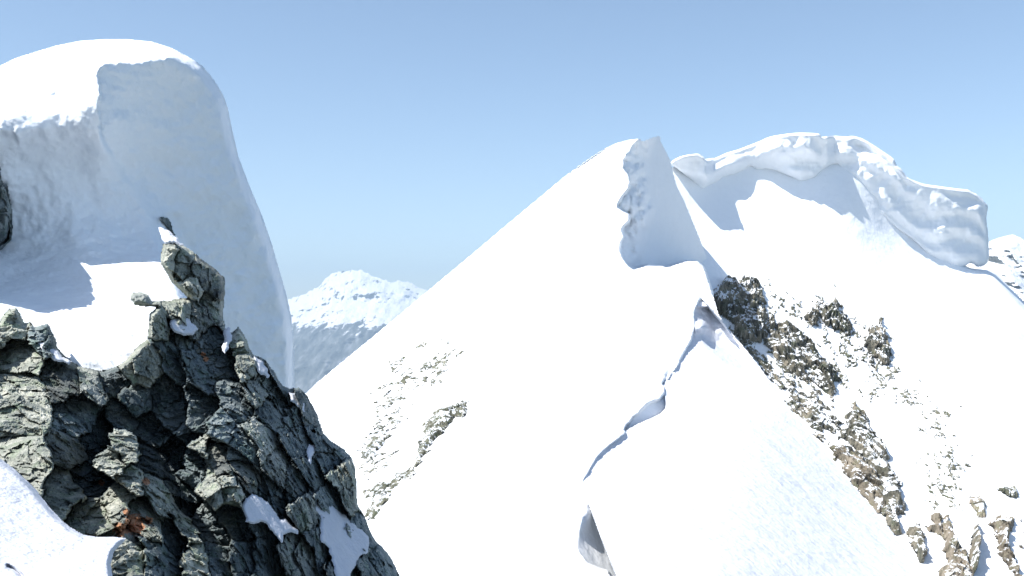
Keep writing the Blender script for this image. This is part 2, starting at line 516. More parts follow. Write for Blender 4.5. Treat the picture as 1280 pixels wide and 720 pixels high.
# long cornice on top of it
C_poly = [(836, 205), (843, 199), (852, 195), (862, 193), (873, 192), (880, 196), (884, 201), (895, 197), (908, 191), (922, 187), (935, 182), (948, 177), (962, 171), (978, 168), (995, 166), (1010, 166), (1024, 167), (1028, 171), (1040, 169.5), (1055, 170.5), (1068, 170), (1080, 174), (1092, 181), (1101, 187), (1110, 193), (1118, 199), (1121, 206), (1128, 212), (1134, 221), (1144, 226), (1156, 230), (1170, 232), (1184, 234), (1200, 236), (1210, 237), (1222, 243), (1231, 252), (1235, 259), (1233, 272), (1235, 290), (1236, 310), (1236, 323), (1232, 331), (1222, 334), (1214, 329), (1206, 333), (1196, 341), (1186, 338), (1172, 326), (1158, 318), (1140, 300), (1122, 288), (1108, 276), (1096, 262), (1084, 248), (1070, 230), (1060, 220),
          (1054, 213), (1047, 206), (1038, 207), (1028, 214), (1020, 224), (1010, 229), (1000, 229), (992, 224), (980, 219), (968, 213), (957, 212), (948, 214), (938, 208), (930, 214), (918, 219), (905, 222), (896, 232), (886, 234), (879, 240), (870, 234), (862, 225), (850, 214), (842, 208)]
CB = [(836, 214), (862, 225), (879, 240), (896, 232), (918, 219), (938, 210), (957, 213), (980, 219), (1000, 229), (1020, 224), (1040, 208), (1054, 213), (1070, 230), (1096, 262), (1122, 288), (1158, 318), (1196, 340), (1222, 334), (1236, 330)]
CT = [(836, 203), (873, 191), (884, 199), (935, 181), (1010, 165), (1068, 169), (1110, 192), (1134, 220), (1200, 235), (1222, 242), (1236, 256)]
def C_depth(x, y):
    yb = np.interp(x, *zip(*CB)); yt = np.interp(x, *zip(*CT))
    xs = np.linspace(820, 1250, 44); Gb_ = G_tps(xs, np.interp(xs, *zip(*CB)) - 2)
    Gb_ = np.convolve(np.pad(Gb_, 4, mode='edge'), np.ones(9) / 9, 'valid')
    Yb = np.interp(x, xs, Gb_) + 0.5
    t = np.clip((yb - y) / (yb - yt), -0.3, 1.2)
    pr = np.interp(x, [836, 850, 882, 892, 905, 930, 945, 960, 985, 1020, 1034, 1043, 1075, 1095, 1125, 1200, 1236], [3.0, 8.0, 9.0, 1.8, 1.2, 1.0, 2.0, 4.5, 8.0, 9.0, 8.0, 1.6, 1.4, 2.5, 5.0, 4.5, 3.0])
    Y = Yb - pr * np.sign(t) * np.abs(t) ** 0.8
    d, bx, by = nearest(C_poly, x, y)
    topline = np.interp(x, *zip(*CT))
    tt = (y - topline)
    wob = fbm(np.stack([x / 40, y / 40, 0 * x], -1), 5, 3)
    lay = np.sin((tt + 14 * wob) / 5.0) * 0.55 + np.sin((tt + 20 * wob) / 3.6 + x / 30) * 0.2
    q = np.stack([x / 24, y / 30, 0 * x + 3], -1)
    lobes = fbm(q, 15, 4, 0.38) * np.interp(x, [836, 1100, 1150], [2.8, 2.6, 1.7]) + ridged(np.stack([x / 34 + y / 60, y / 10, 0 * x], -1), 16, 2) * 0.25
    Y = Y + lay * smooth(0, 10, d) - lobes * smooth(-2, 16, d)
    Y = Y + 1.6 * (1 - smooth(0, 3.5, d)) ** 2
    return Y
o = sheet('long_snow_cornice', smooth_line(C_poly, 3), C_depth, 1.25, M_snow_corn, 0.015)
tag(o, 'long layered snow cornice overhanging the ridge at upper right', 'cornice')

# ------------------------------------------------------------------ main peak with its left flank
E_tps = TPS([(230, 622, 118), (230, 820, 62), (340, 530, 128), (388, 487, 132), (450, 640, 85), (430, 560, 105), (450, 760, 68), (600, 720, 50), (590, 318, 152), (700, 228, 156), (795, 172, 156),
             (780, 250, 143), (782, 330, 124), (700, 500, 90), (600, 500, 106), (500, 500, 119), (850, 440, 95), (828, 490, 80), (785, 536, 65), (728, 605, 49.5), (717, 660, 43), (760, 716, 37.5),
             (870, 326, 114), (889, 362, 109), (868, 395, 103), (760, 800, 30), (900, 800, 34), (340, 800, 60), (920, 450, 96)])
W_line = [(168, 800), (172, 797), (180, 789), (190, 781), (200, 778), (210, 779), (220, 786), (228, 788), (236, 786), (246, 778), (254, 773), (259, 772), (264, 778), (268, 787), (276, 787), (284, 779), (288, 777), (296, 780), (304, 776), (314, 776), (324, 779), (332, 785), (337, 792)]
W_poly = [(x, y) for y, x in W_line] + [(810, 332), (828, 333), (834, 335), (846, 331), (860, 327), (872, 327), (880, 334), (884, 344), (888, 356), (893, 372), (905, 372), (905, 160), (800, 160)]
Wx = np.array([w[1] for w in W_line], float); Wy = np.array([w[0] for w in W_line], float)
# hollows on the near ridge
H1 = [(851, 436), (858, 436), (845, 458), (836, 472), (832, 484), (827, 480), (834, 462)]
H2 = [(831, 490), (840, 490), (842, 516), (812, 534), (788, 545), (780, 537), (783, 531), (800, 514), (812, 504), (824, 500)]
H3 = [(727, 603), (733, 640), (724, 645), (717, 655), (718, 677), (726, 693), (736, 705), (750, 711), (760, 714), (766, 724), (790, 724), (790, 640), (760, 600)]
R_poly = [(866, 392), (868, 384), (872, 376), (877, 372), (884, 379), (892, 388), (904, 402), (918, 420), (932, 436), (960, 472), (990, 514), (1020, 551), (1050, 588), (1080, 622), (1105, 651), (1128, 682), (1152, 718), (1190, 775), (1220, 820),
          (805, 820), (786, 765), (770, 720), (754, 680), (741, 645), (731, 618), (727, 608), (728, 600), (736, 586), (745, 570), (752, 563), (760, 556), (772, 547), (784, 537), (798, 529), (812, 523), (822, 518), (831, 511), (832, 500), (829, 490), (829, 480), (836, 470), (846, 456), (854, 440), (862, 426), (867, 408)]
def E_depth(x, y):
    w = 1.2 * fbm(np.stack([x / 6, y / 6, 0 * x], -1), 71, 3)
    Y = E_tps(x, y)
    # rounded skyline on the left
    d, _, _ = nearest([(230, 624), (340, 530), (388, 485), (587, 320), (700, 225), (765, 181), (797, 172)], x, y, False)
    Y = Y + 7 * (1 - smooth(0, 9, d)) ** 2
    # wall under the summit
    m = smooth(-1.0, 1.0, sdist(W_poly, x + 0.6 * w, y))
    xl = np.interp(y, Wy, Wx)
    wall = 156 + 0.23 * (x - 781) + 0.02 * (y - 172)
    # bulging, rounded snow lobes on its left part
    q = np.stack([x / 17, y / 21, 0 * x], -1)
    lobe_edge = np.interp(y, [172, 200, 240, 262, 285, 300, 332], [823, 812, 818, 822, 814, 812, 800])
    lb = smooth(0, 14, lobe_edge - x)
    wall = wall - lb * (4.0 + 3.6 * fbm(q, 31, 5, 0.5) + 1.3 * np.abs(np.sin(x / 5.0 + 2.5 * fbm(q, 35, 3))) + 0.7 * np.sin(y / 5.5 + x / 9.0 + 3 * fbm(q, 33, 2)))
    Y = Y * (1 - m) + wall * m
    # hollows
    for poly, x0, yr, y0, g, ky in ((H1, 850, 436, 95.6, 0.11, 0.18), (H2, 831, 490, 81.2, 0.11, 0.13), (H3, 717, 611, 45.6, 0.075, 0.07)):
        sm_ = smooth(-1.0, 1.0, sdist(poly, x + w, y + w))
        Y = Y * (1 - sm_) + sm_ * np.maximum(Y, y0 + g * (x - x0) - ky * (y - yr))
    bul = np.exp(-(((x - 727) / 9) ** 2 + ((y - 648) / 17) ** 2))
    Y = Y - 1.2 * bul * smooth(-1.0, 1.0, sdist(H3, x, y))
    Y = Y + 7.0 * smooth(1.0, 5.0, sdist(R_poly, x, y))
    # small bumps at the notch
    Y = Y + 0.9 * fbm(np.stack([x / 9, y / 9, 0 * x], -1), 66, 4) * smooth(60, 10, np.hypot(x - 878, y - 380))
    return Y
def E_disp(p, x, y):
    n = fbm(p / 6.0, 41, 4) * 0.25 + fbm(p / 22.0, 42, 3) * 0.8
    return p * (1 + n * np.clip(p[..., 1] / 80, 0.3, 1) / p[..., 1])[..., None]
E_poly = [(230, 622), (340, 528), (388, 486), (394, 480), (440, 442), (490, 401), (540, 359), (587, 320), (620, 292), (650, 267), (680, 242), (705, 221), (725, 206), (742, 194), (757, 185), (770, 179), (785, 175), (797, 173.5), (801, 174), (803, 177), (812, 173), (822, 170), (825.5, 171),
          (826, 177), (831, 186), (838, 200), (841, 214), (846, 232), (855, 250), (864, 272), (874, 296), (880, 312), (886, 328), (890, 346), (893, 360), (892, 372), (898, 392), (915, 420), (930, 440), (930, 820), (230, 820)]
o = sheet('main_snow_peak', E_poly, E_depth, 1.6, M_snow_far, 0.02, E_disp)
tag(o, 'bright white snow peak in the middle, its skyline rising from left to a blunt top', 'snow slope', kind='structure')

# near ridge slope on its right
R_tps = TPS([(868, 400, 103), (850, 440, 96.5), (830, 490, 82), (785, 537, 66.5), (728, 603, 50.3), (727, 613, 48), (770, 720, 34), (800, 820, 27), (1152, 720, 54), (1060, 600, 71), (930, 432, 102), (884, 382, 106), (900, 720, 37), (1230, 830, 38), (900, 520, 74)])
K1 = [(866, 384), (884, 384), (888, 396), (890, 410), (900, 424), (928, 458), (933, 466), (912, 460), (896, 446), (880, 434), (870, 426), (868, 405)]
def R_depth(x, y):
    Y = R_tps(x, y)
    w = 1.0 * fbm(np.stack([x / 5, y / 5, 0 * x], -1), 91, 3)
    s = smooth(-1.0, 1.0, sdist(K1, x + w, y + w))
    lump = np.exp(-(((x - 876) / 7) ** 2 + ((y - 409) / 6) ** 2))
    Y = Y + facet_region(x + w, y, K1, 0.17, tail=22) - 4.5 * lump
    return Y
def R_disp(p, x, y):
    dl, _, _ = nearest([(866, 392), (829, 485), (785, 537), (728, 603), (770, 720), (805, 820)], x, y, False)
    near = np.exp(-dl / 45)
    sc = np.clip(p[..., 1:2] / 60, 0.4, 2)
    n = fbm(p / (2.2 * 1.0), 51, 4) * (0.16 + 0.5 * near) + fbm(p / 12.0, 52, 3) * 0.5 + ridged(p / 1.1, 54, 3) * 0.06 * near
    return p * (1 + n * sc[..., 0] / p[..., 1])[..., None]
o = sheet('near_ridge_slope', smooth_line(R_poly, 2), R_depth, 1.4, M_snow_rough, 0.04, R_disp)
tag(o, 'wind-roughened snow slope falling from the near ridge crest to lower right', 'snow slope', kind='structure')

# ------------------------------------------------------------------ rocks that break through the snow
def outcrop_field(x, y, poly, base_depth, size, aniso, seed, fall, thr, amp, fac=0.5):
    Yb = base_depth(x, y)
    b = Yb
    th, st = aniso
    c, s = math.cos(th), math.sin(th)
    q = b.copy()
    q[..., 0] = (b[..., 0] * c + b[..., 2] * s) / (size * st)
    q[..., 2] = (-b[..., 0] * s + b[..., 2] * c) / size
    q[..., 1] = b[..., 1] / size / 3.0
    n = 0.55 * fbm(q, seed, 5, 0.6) + 0.5 * ridged(q * 1.9, seed + 5, 3) + 0.45 * fbm(q * 3.1, seed + 6, 4, 0.6)
    d = sdist(poly, x, y)
    mk = np.clip(d / fall, -1, 1)
    if isinstance(thr, tuple):
        mk = np.minimum(mk * 0.8, 0.5)
        thr = np.quantile((n + 0.62 * mk)[d > 0], 1 - thr[1])
    qv = n + 0.62 * mk - thr
    return b, q, qv

def outcrop(poly, base_depth, mat, size, aniso, seed, fall=14, thr=0.35, amp=2.0, step=1.1, tall=1.0):
    pa = np.array(poly, float)
    x0, y0 = pa.min(0) - fall; x1, y1 = pa.max(0) + fall
    gx, gy = np.meshgrid(np.arange(x0, x1, step), np.arange(y0, y1, step))
    b, q, qv = outcrop_field(gx, gy, poly, base_depth, size, aniso, seed, fall, thr, amp)
    h = amp * np.tanh(qv * 1.6)
    rough = facets(q * 1.1, seed + 3, 1.1) * 0.5 + facets(q * 3.0, seed + 4, 1.2) * 0.26 + facets(q * 7.0, seed + 8, 1.3) * 0.11
    h = 0.85 * h * (1 + 0.75 * rough) + amp * 0.12 * fbm(q * 7, seed + 7, 2) * (qv > 0)
    h = np.where(qv > 0, np.maximum(h, 0.02 * amp), h) * tall
    pts = b + h[..., None] * np.array([-0.08, -0.78, 0.55])
    keep = qv > -0.06
    cm = cells(keep) & ~(~(qv[:-1, :-1] > 0) & ~(qv[1:, 1:] > 0) & ~(qv[1:, :-1] > 0) & ~(qv[:-1, 1:] > 0))
    return pts, cm, gx, gy

def components(cm):
    lab = np.zeros(cm.shape, int); n = 0
    H, W = cm.shape
    todo = np.argwhere(cm)
    for (i, j) in todo:
        if lab[i, j]: continue
        n += 1; st = [(i, j)]; lab[i, j] = n
        while st:
            a, b = st.pop()
            for da, db in ((1, 0), (-1, 0), (0, 1), (0, -1)):
                c, d = a + da, b + db
                if 0 <= c < H and 0 <= d < W and cm[c, d] and not lab[c, d]:
                    lab[c, d] = n; st.append((c, d))
    return lab, n

def piece_mesh(pts, cm, depth_back):
    bk = pts / pts[..., 1:2] * depth_back
    return solid(pts, cm, bk)

def build_outcrop(name, label, poly, base_depth, mat, size, aniso, seed, part='rock', minpx=8, category='rock outcrop', group=None, **kw):
    pts, cm, gx, gy = outcrop(poly, base_depth, mat, size, aniso, seed, **kw)
    lab, n = components(cm)
    if n == 0: return
    allp = pts[:-1, :-1][cm]
    root = empty(name, allp.mean(0), label, category, group)
    off = np.array(root.location)
    small = np.zeros(cm.shape, bool); step = kw.get('step', 1.1); big = []
    for k in range(1, n + 1):
        m = lab == k
        ii, jj = np.nonzero(m)
        ext = max(np.ptp(ii), np.ptp(jj)) * step
        if ext >= minpx: big.append((m.sum(), m))
        elif m.sum() >= 3: small |= m
    big.sort(key=lambda t: -t[0])
    for a, m in big:
        V, Q, _ = piece_mesh(pts, m, 1.5)
        make_mesh(part, V - off, Q, mat, True, parent=root)
    if small.any():
        V, Q, _ = piece_mesh(pts, small, 1.0)
        o = make_mesh('loose_stones', V - off, Q, mat, True, parent=root); o['kind'] = 'stuff'
    return root

def build_stones(name, label, group, poly, base_depth, mat, size, aniso, seed, rest, rest_label, cover=0.1, minpx=5.5, **kw):
    kw['thr'] = ('cover', cover)
    pts, cm, gx, gy = outcrop(poly, base_depth, mat, size, aniso, seed, **kw)
    lab, n = components(cm)
    small = np.zeros(cm.shape, bool); step = kw.get('step', 1.1); cnt = 0
    for k in range(1, n + 1):
        m = lab == k
        ii, jj = np.nonzero(m)
        ext = max(np.ptp(ii), np.ptp(jj)) * step
        if ext >= minpx and cnt < 200:
            V, Q, _ = piece_mesh(pts, m, 0.8)
            c = V.mean(0)
            o = make_mesh(name, V - c, Q, mat, True); o.location = c.tolist()
            tag(o, label, 'rock', group); cnt += 1
        else: small |= m
    if small.any():
        V, Q, _ = piece_mesh(pts, small, 0.6)
        tag(make_mesh(rest, V, Q, mat, True), rest_label, 'gravel', kind='stuff')

def Eb(x, y): return E_disp(P(x, y, E_depth(x, y)), x, y)
def Gb(x, y): return G_disp(P(x, y, G_depth(x, y)), x, y)
# left flank rocks
D45 = (math.radians(45), 2.2)
build_outcrop('rock_outcrop', 'elongated dark rock rib at the lower right of the left flank rock patch', [(524, 560), (530, 535), (545, 518), (565, 508), (582, 505), (580, 516), (565, 530), (550, 545), (540, 560), (528, 575), (520, 585)], Eb, M_stone, 2.0, D45, 101, fall=8, thr=0.1, amp=1.4)
build_outcrop('rock_outcrop', 'low grey rocks at the foot of the left flank rock patch, beside the dark crag', [(462, 630), (455, 610), (470, 598), (490, 596), (515, 585), (520, 590), (505, 605), (488, 620), (474, 640), (460, 650)], Eb, M_stone, 1.6, D45, 102, fall=11, thr=0.3, amp=1.0)
build_outcrop('rock_outcrop', 'broken grey rocks at the left border of the rock patch on the left snow flank', [(450, 575), (455, 545), (472, 535), (490, 545), (480, 570), (462, 580)], Eb, M_stone, 1.6, D45, 103, fall=12, thr=0.25, amp=1.0)
build_stones('stone', 'small grey stone poking through the snow of the left flank', 'stones scattered over the left flank',
             [(452, 540), (450, 515), (475, 480), (490, 450), (515, 445), (545, 418), (590, 435), (585, 450), (545, 475), (515, 500), (505, 540), (480, 590), (455, 620), (446, 590)], Eb, M_stone, 1.3, D45, 104, 'gravel', 'fine dark gravel showing through the snow of the left flank', fall=34, cover=0.38, amp=0.6)
# right face rocks
DR = (math.radians(-50), 1.8)
UP = (math.radians(80), 1.7)
build_outcrop('rock_outcrop', 'tall brown rock buttress just right of the summit notch, highest of the right face', [(890, 362), (904, 352), (930, 349), (942, 348), (950, 372), (960, 398), (955, 420), (938, 428), (926, 430), (912, 416), (898, 400), (890, 384)], Gb, M_out, 3.4, UP, 201, fall=12, thr=0.01, amp=3.4)
build_outcrop('rock_outcrop', 'dark brown rock mass below and right of the tall buttress', [(966, 408), (985, 400), (1000, 420), (1020, 438), (1042, 458), (1047, 478), (1038, 492), (1020, 486), (1000, 474), (980, 458), (964, 432)], Gb, M_out, 3.2, DR, 202, fall=13, thr=0.16, amp=3.2)
build_outcrop('rock_outcrop', 'jagged dark rock with snow on its ledges, in the middle of the right face', [(1002, 400), (1010, 382), (1025, 378), (1045, 372), (1060, 392), (1066, 420), (1060, 430), (1046, 424), (1030, 410), (1012, 408)], Gb, M_out, 2.6, UP, 203, fall=12, thr=0.34, amp=3.0)
build_outcrop('rock_outcrop', 'small pointed rock, rightmost of the upper rocks on the right face', [(1076, 425), (1085, 412), (1100, 402), (1108, 412), (1114, 440), (1108, 458), (1096, 462), (1084, 450)], Gb, M_out, 2.6, UP, 204, fall=11, thr=0.24, amp=2.8)
build_outcrop('rock_outcrop', 'string of small snowy rocks along the upper edge of the gully', [(940, 442), (955, 452), (980, 470), (1005, 490), (1030, 500), (1048, 520), (1058, 540), (1030, 546), (1012, 536), (990, 508), (965, 478), (945, 460)], Gb, M_out, 2.0, DR, 205, fall=18, thr=0.16, amp=1.6)
build_outcrop('rock_outcrop', 'tan rock band lying along the edge of the near ridge slope', [(1040, 560), (1052, 553), (1066, 560), (1082, 580), (1096, 596), (1106, 616), (1110, 640), (1095, 640), (1070, 606), (1048, 578)], Gb, M_tan, 2.6, DR, 206, fall=7, thr=0.05, amp=2.4)
build_outcrop('rock_outcrop', 'long dark rock wall inside the gully on the right face', [(1055, 520), (1068, 508), (1080, 520), (1086, 542), (1100, 555), (1112, 575), (1116, 592), (1124, 604), (1124, 650), (1120, 668), (1104, 640), (1090, 600), (1070, 565), (1058, 545)], Gb, M_out, 3.0, DR, 207, fall=8, thr=0.02, amp=3.0)
build_outcrop('rock_outcrop', 'low dark rock at the lower end of the near ridge edge, beside a blue shadow', [(1134, 664), (1146, 655), (1154, 668), (1156, 690), (1150, 704), (1140, 692)], Gb, M_out, 2.4, UP, 208, fall=6, thr=0.1, amp=2.6)
build_outcrop('rock_outcrop', 'brown rock pillar at the bottom of the right face with a pale top', [(1160, 636), (1175, 640), (1186, 650), (1192, 670), (1206, 690), (1216, 724), (1214, 760), (1180, 760), (1176, 720), (1182, 700), (1172, 676), (1160, 664)], Gb, M_tan, 2.6, UP, 209, fall=8, thr=0.12, amp=2.8)
build_outcrop('rock_outcrop', 'flat-topped pale brown rock near the bottom right corner', [(1236, 656), (1246, 650), (1264, 650), (1264, 660), (1256, 672), (1260, 690), (1274, 712), (1280, 730), (1262, 712), (1248, 688), (1246, 668)], Gb, M_tan, 2.2, DR, 210, fall=5, thr=-0.05, amp=2.2)
build_outcrop('rock_outcrop', 'lone oval grey rock above the flat-topped brown rock', [(1216, 626), (1224, 625), (1230, 638), (1231, 646), (1224, 644), (1218, 634)], Gb, M_tan, 3.0, UP, 211, fall=5, thr=-0.1, amp=1.6)
build_outcrop('rock_outcrop', 'small crumbly grey rock near the right edge of the snow', [(1248, 612), (1256, 606), (1268, 612), (1270, 620), (1260, 620)], Gb, M_stone, 2.6, UP, 212, fall=5, thr=0.0, amp=1.5)
build_outcrop('rock_outcrop', 'narrow dark fin of rock right of the brown pillar', [(1212, 690), (1216, 668), (1219, 660), (1220, 700), (1216, 722), (1210, 716)], Gb, M_out, 4.0, UP, 213, fall=4, thr=0.0, amp=3.6)
build_stones('stone', 'small dark stone poking through the snow below the pointed rock', 'stones scattered over the right face',
             [(1085, 465), (1110, 430), (1135, 450), (1160, 490), (1195, 520), (1205, 560), (1215, 600), (1200, 640), (1165, 640), (1150, 600), (1160, 560), (1140, 520), (1110, 510), (1080, 490)], Gb, M_stone, 1.5, (math.radians(70), 1.3), 214, 'gravel', 'fine dark gravel in the snow of the right face', fall=34, cover=0.27, amp=0.8)
build_stones('stone', 'small dark stone poking through the snow among the rock buttresses', 'stones among the upper rocks of the right face',
             [(885, 345), (940, 340), (1000, 370), (1040, 360), (1075, 400), (1120, 420), (1140, 470), (1090, 520), (1060, 500), (1000, 500), (940, 450), (900, 420)], Gb, M_stone, 1.5, (math.radians(60), 1.4), 215, 'gravel', 'fine dark gravel in the snow between the rock buttresses', fall=25, cover=0.28, amp=0.8)

# ------------------------------------------------------------------ the snow dome at left, with its shelf
D_poly = [(-160, 110), (-60, 96), (0, 82), (18, 73), (40, 66), (70, 57), (100, 51), (130, 49), (160, 49), (190, 52), (215, 60), (236, 71), (252, 81), (262, 92), (272, 106), (280, 120), (285, 135), (290, 160), (298, 195), (312, 232), (328, 270), (340, 305), (350, 340), (358, 368), (364, 395), (367, 430), (368, 470), (367, 530), (360, 640), (300, 660), (215, 520), (200, 480), (120, 480), (-160, 480)]
D_tps = TPS([(-160, 110, 21.5), (0, 84, 23.5), (130, 50, 24.5), (200, 56, 24.3), (240, 74, 24.2), (280, 120, 25.8), (300, 220, 26.2), (366, 450, 28.2), (60, 110, 22.2), (0, 130, 21.6), (-160, 170, 20.0), (-160, 260, 22), (60, 160, 21.5), (0, 176, 21.2), (100, 160, 21.8), (130, 90, 22.3),
             (60, 215, 22.4), (0, 230, 22.2), (120, 240, 23.2), (60, 270, 22.9), (0, 290, 22.6), (100, 300, 22.7), (160, 300, 23.2),
             (100, 345, 21.3), (60, 400, 18.0), (100, 450, 14.6), (200, 345, 21.6), (150, 420, 16.8), (0, 360, 19.9), (0, 395, 17.0), (200, 400, 18.2), (-160, 400, 15.5), (-160, 330, 19.7), (100, 490, 14.2), (-160, 490, 13.8), (190, 450, 16.0), (230, 480, 16.6)])
Dw_tps = TPS([(125, 85, 21.9), (125, 165, 22.2), (150, 240, 23.6), (200, 75, 23.0), (200, 200, 24.0), (200, 320, 24.9), (270, 110, 24.9), (290, 200, 25.7), (300, 300, 26.3), (340, 320, 27.2), (366, 440, 28.3), (300, 420, 27.0), (280, 500, 27.0), (366, 500, 28.4), (366, 640, 28.2), (280, 640, 26.0), (240, 260, 24.9)])
seam = [(60, 126), (80, 127), (92, 122), (104, 124), (118, 126), (135, 124), (150, 125), (166, 124), (180, 130), (200, 142), (220, 156), (240, 174), (262, 195), (290, 208), (320, 222), (360, 240), (420, 262), (520, 280)]
def D_depth(x, y):
    sm = np.interp(y, [s[0] for s in seam], [s[1] for s in seam]) + 1.8 * fbm(np.stack([x / 6, y / 6, 0 * x], -1), 61, 3)
    a = D_tps(x, y); b = Dw_tps(x, y)
    # left lobe comes towards the camera before it breaks off at the seam
    a = a - 0.75 * smooth(60, 0, sm - x) * smooth(70, 85, y) * smooth(205, 150, y)
    # lip of the left lobe: ragged drips at the bottom
    lipy = 168 + 7 * fbm(np.stack([x / 12, 0 * x, 0 * x], -1), 62, 3) + 8 * np.exp(-((x - 26) / 6) ** 2)
    a = a + 0.28 * smooth(-7, 7, y - lipy) * smooth(235, 185, y) * smooth(126, 100, x)
    bw = np.interp(y, [160, 200, 260], [1.2, 9.0, 24.0])
    m = smooth(-bw, bw, x - sm)
    m = m * smooth(70, 84, y + 0.12 * (x - 125) * 0 + 3 * fbm(np.stack([x / 7, y / 7, 0 * x], -1), 63, 3) + np.interp(x, [125, 200, 215, 250, 262], [0, 8, 12, 0, -10]))
    Y = a * (1 - m) + b * m
    d, _, _ = nearest(D_poly[2:-4], x, y, False)
    Y = Y + 1.1 * (1 - smooth(0, 16, d)) ** 2
    return Y
def D_disp(p, x, y):
    n = fbm(p / 1.9, 65, 5, 0.6) * 0.42 + fbm(p / 0.5, 66, 4, 0.6) * 0.09
    return p * (1 + n / p[..., 1])[..., None]
o = sheet('snow_dome', D_poly, D_depth, 1.6, M_snow_dome, 0.1, D_disp)
tag(o, 'huge rounded snow dome at upper left, sunlit on top with a grey shaded wall', 'snow cornice')

# foreground snow at lower left
B_poly = [(-200, 470), (-100, 512), (-40, 548), (0, 573), (20, 588), (38, 606), (54, 624), (70, 642), (88, 658), (106, 668), (124, 671), (142, 671), (158, 673), (150, 682), (141, 692), (138, 706), (142, 730), (150, 830), (-200, 830)]
B_tps = TPS([(-200, 470, 9.4), (0, 573, 8.6), (70, 642, 8.0), (158, 673, 7.7), (142, 730, 6.6), (150, 830, 5.4), (-200, 830, 5.0), (0, 700, 6.8)])
def B_depth(x, y):
    Y = B_tps(x, y)
    d, _, _ = nearest(B_poly[:-1], x, y, False)
    Y = Y + 0.25 * (1 - smooth(0, 7, d)) ** 2
    gr = [(10, 707), (18, 711), (30, 722)]
    dg, _, _ = nearest(gr, x, y, False)
    return Y + 0.12 * smooth(3.5, 0, dg)
def B_disp(p, x, y):
    p = p.copy(); p[..., 1] += fbm(p / 0.9, 67, 5) * 0.05
    return p
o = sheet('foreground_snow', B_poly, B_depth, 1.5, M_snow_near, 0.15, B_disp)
tag(o, 'patch of grainy snow in the lower left corner in front of the crag', 'snow', kind='structure')

# ------------------------------------------------------------------ the dark crag
A_poly = [(-160, 430), (-100, 405), (-40, 398), (0, 402), (5, 392), (12, 385), (20, 384), (26, 392), (30, 404), (38, 402), (44, 410), (52, 406), (60, 404), (65, 412), (70, 424), (72, 434), (80, 444), (90, 452), (104, 459), (120, 463), (134, 462), (150, 456), (158, 450), (164, 442), (172, 432), (184, 424), (186, 408), (186, 392), (196, 384), (180, 383), (168, 381), (162, 374), (165, 366), (176, 364), (186, 369), (190, 377),
          (206, 376), (224, 374), (236, 373), (228, 366), (214, 352), (208, 340), (201, 330), (201, 318), (204, 304), (212, 302), (222, 303), (229, 306), (240, 314), (250, 322), (260, 329), (270, 337), (280, 346), (281, 370), (279, 396), (284, 420), (292, 414), (298, 407), (305, 418), (311, 432), (318, 444), (324, 446), (334, 452), (344, 466), (354, 482), (362, 486), (374, 484), (384, 494), (390, 504), (398, 520), (404, 542), (414, 552), (430, 560), (440, 572), (445, 586), (446, 612), (447, 630), (454, 640), (458, 650), (462, 662), (470, 676), (484, 690), (494, 706), (502, 724), (530, 780), (545, 830), (-160, 830)]
hole = [(213, 404), (221, 399), (231, 398), (237, 404), (238, 412), (246, 411), (238, 415), (222, 415)]
A_tps = TPS([(-160, 430, 12.6), (0, 400, 13.2), (60, 410, 13.3), (0, 470, 12.2), (0, 573, 10.9), (-160, 560, 10.9), (60, 540, 11.5), (75, 642, 10.4), (130, 672, 10.1), (160, 690, 9.9), (130, 465, 13.2), (150, 720, 9.6), (120, 500, 12.8), (110, 600, 11.2),
             (200, 385, 14.2), (205, 310, 15.0), (240, 316, 15.1), (280, 350, 15.6), (280, 420, 15.1), (190, 440, 13.7), (240, 480, 14.0), (200, 540, 13.0), (230, 580, 12.4), (165, 620, 10.8), (185, 560, 12.4), (250, 640, 11.7), (220, 700, 10.3), (290, 610, 11.9), (300, 540, 13.3), (280, 665, 11.3),
             (310, 430, 15.0), (345, 470, 15.4), (375, 490, 15.8), (400, 540, 15.9), (440, 580, 16.2), (446, 630, 15.8), (500, 720, 15.6), (340, 560, 13.8), (340, 650, 12.4), (400, 640, 14.0), (400, 720, 13.0), (300, 720, 11.0), (250, 830, 9.0), (540, 830, 14.5), (-160, 830, 9.0)])
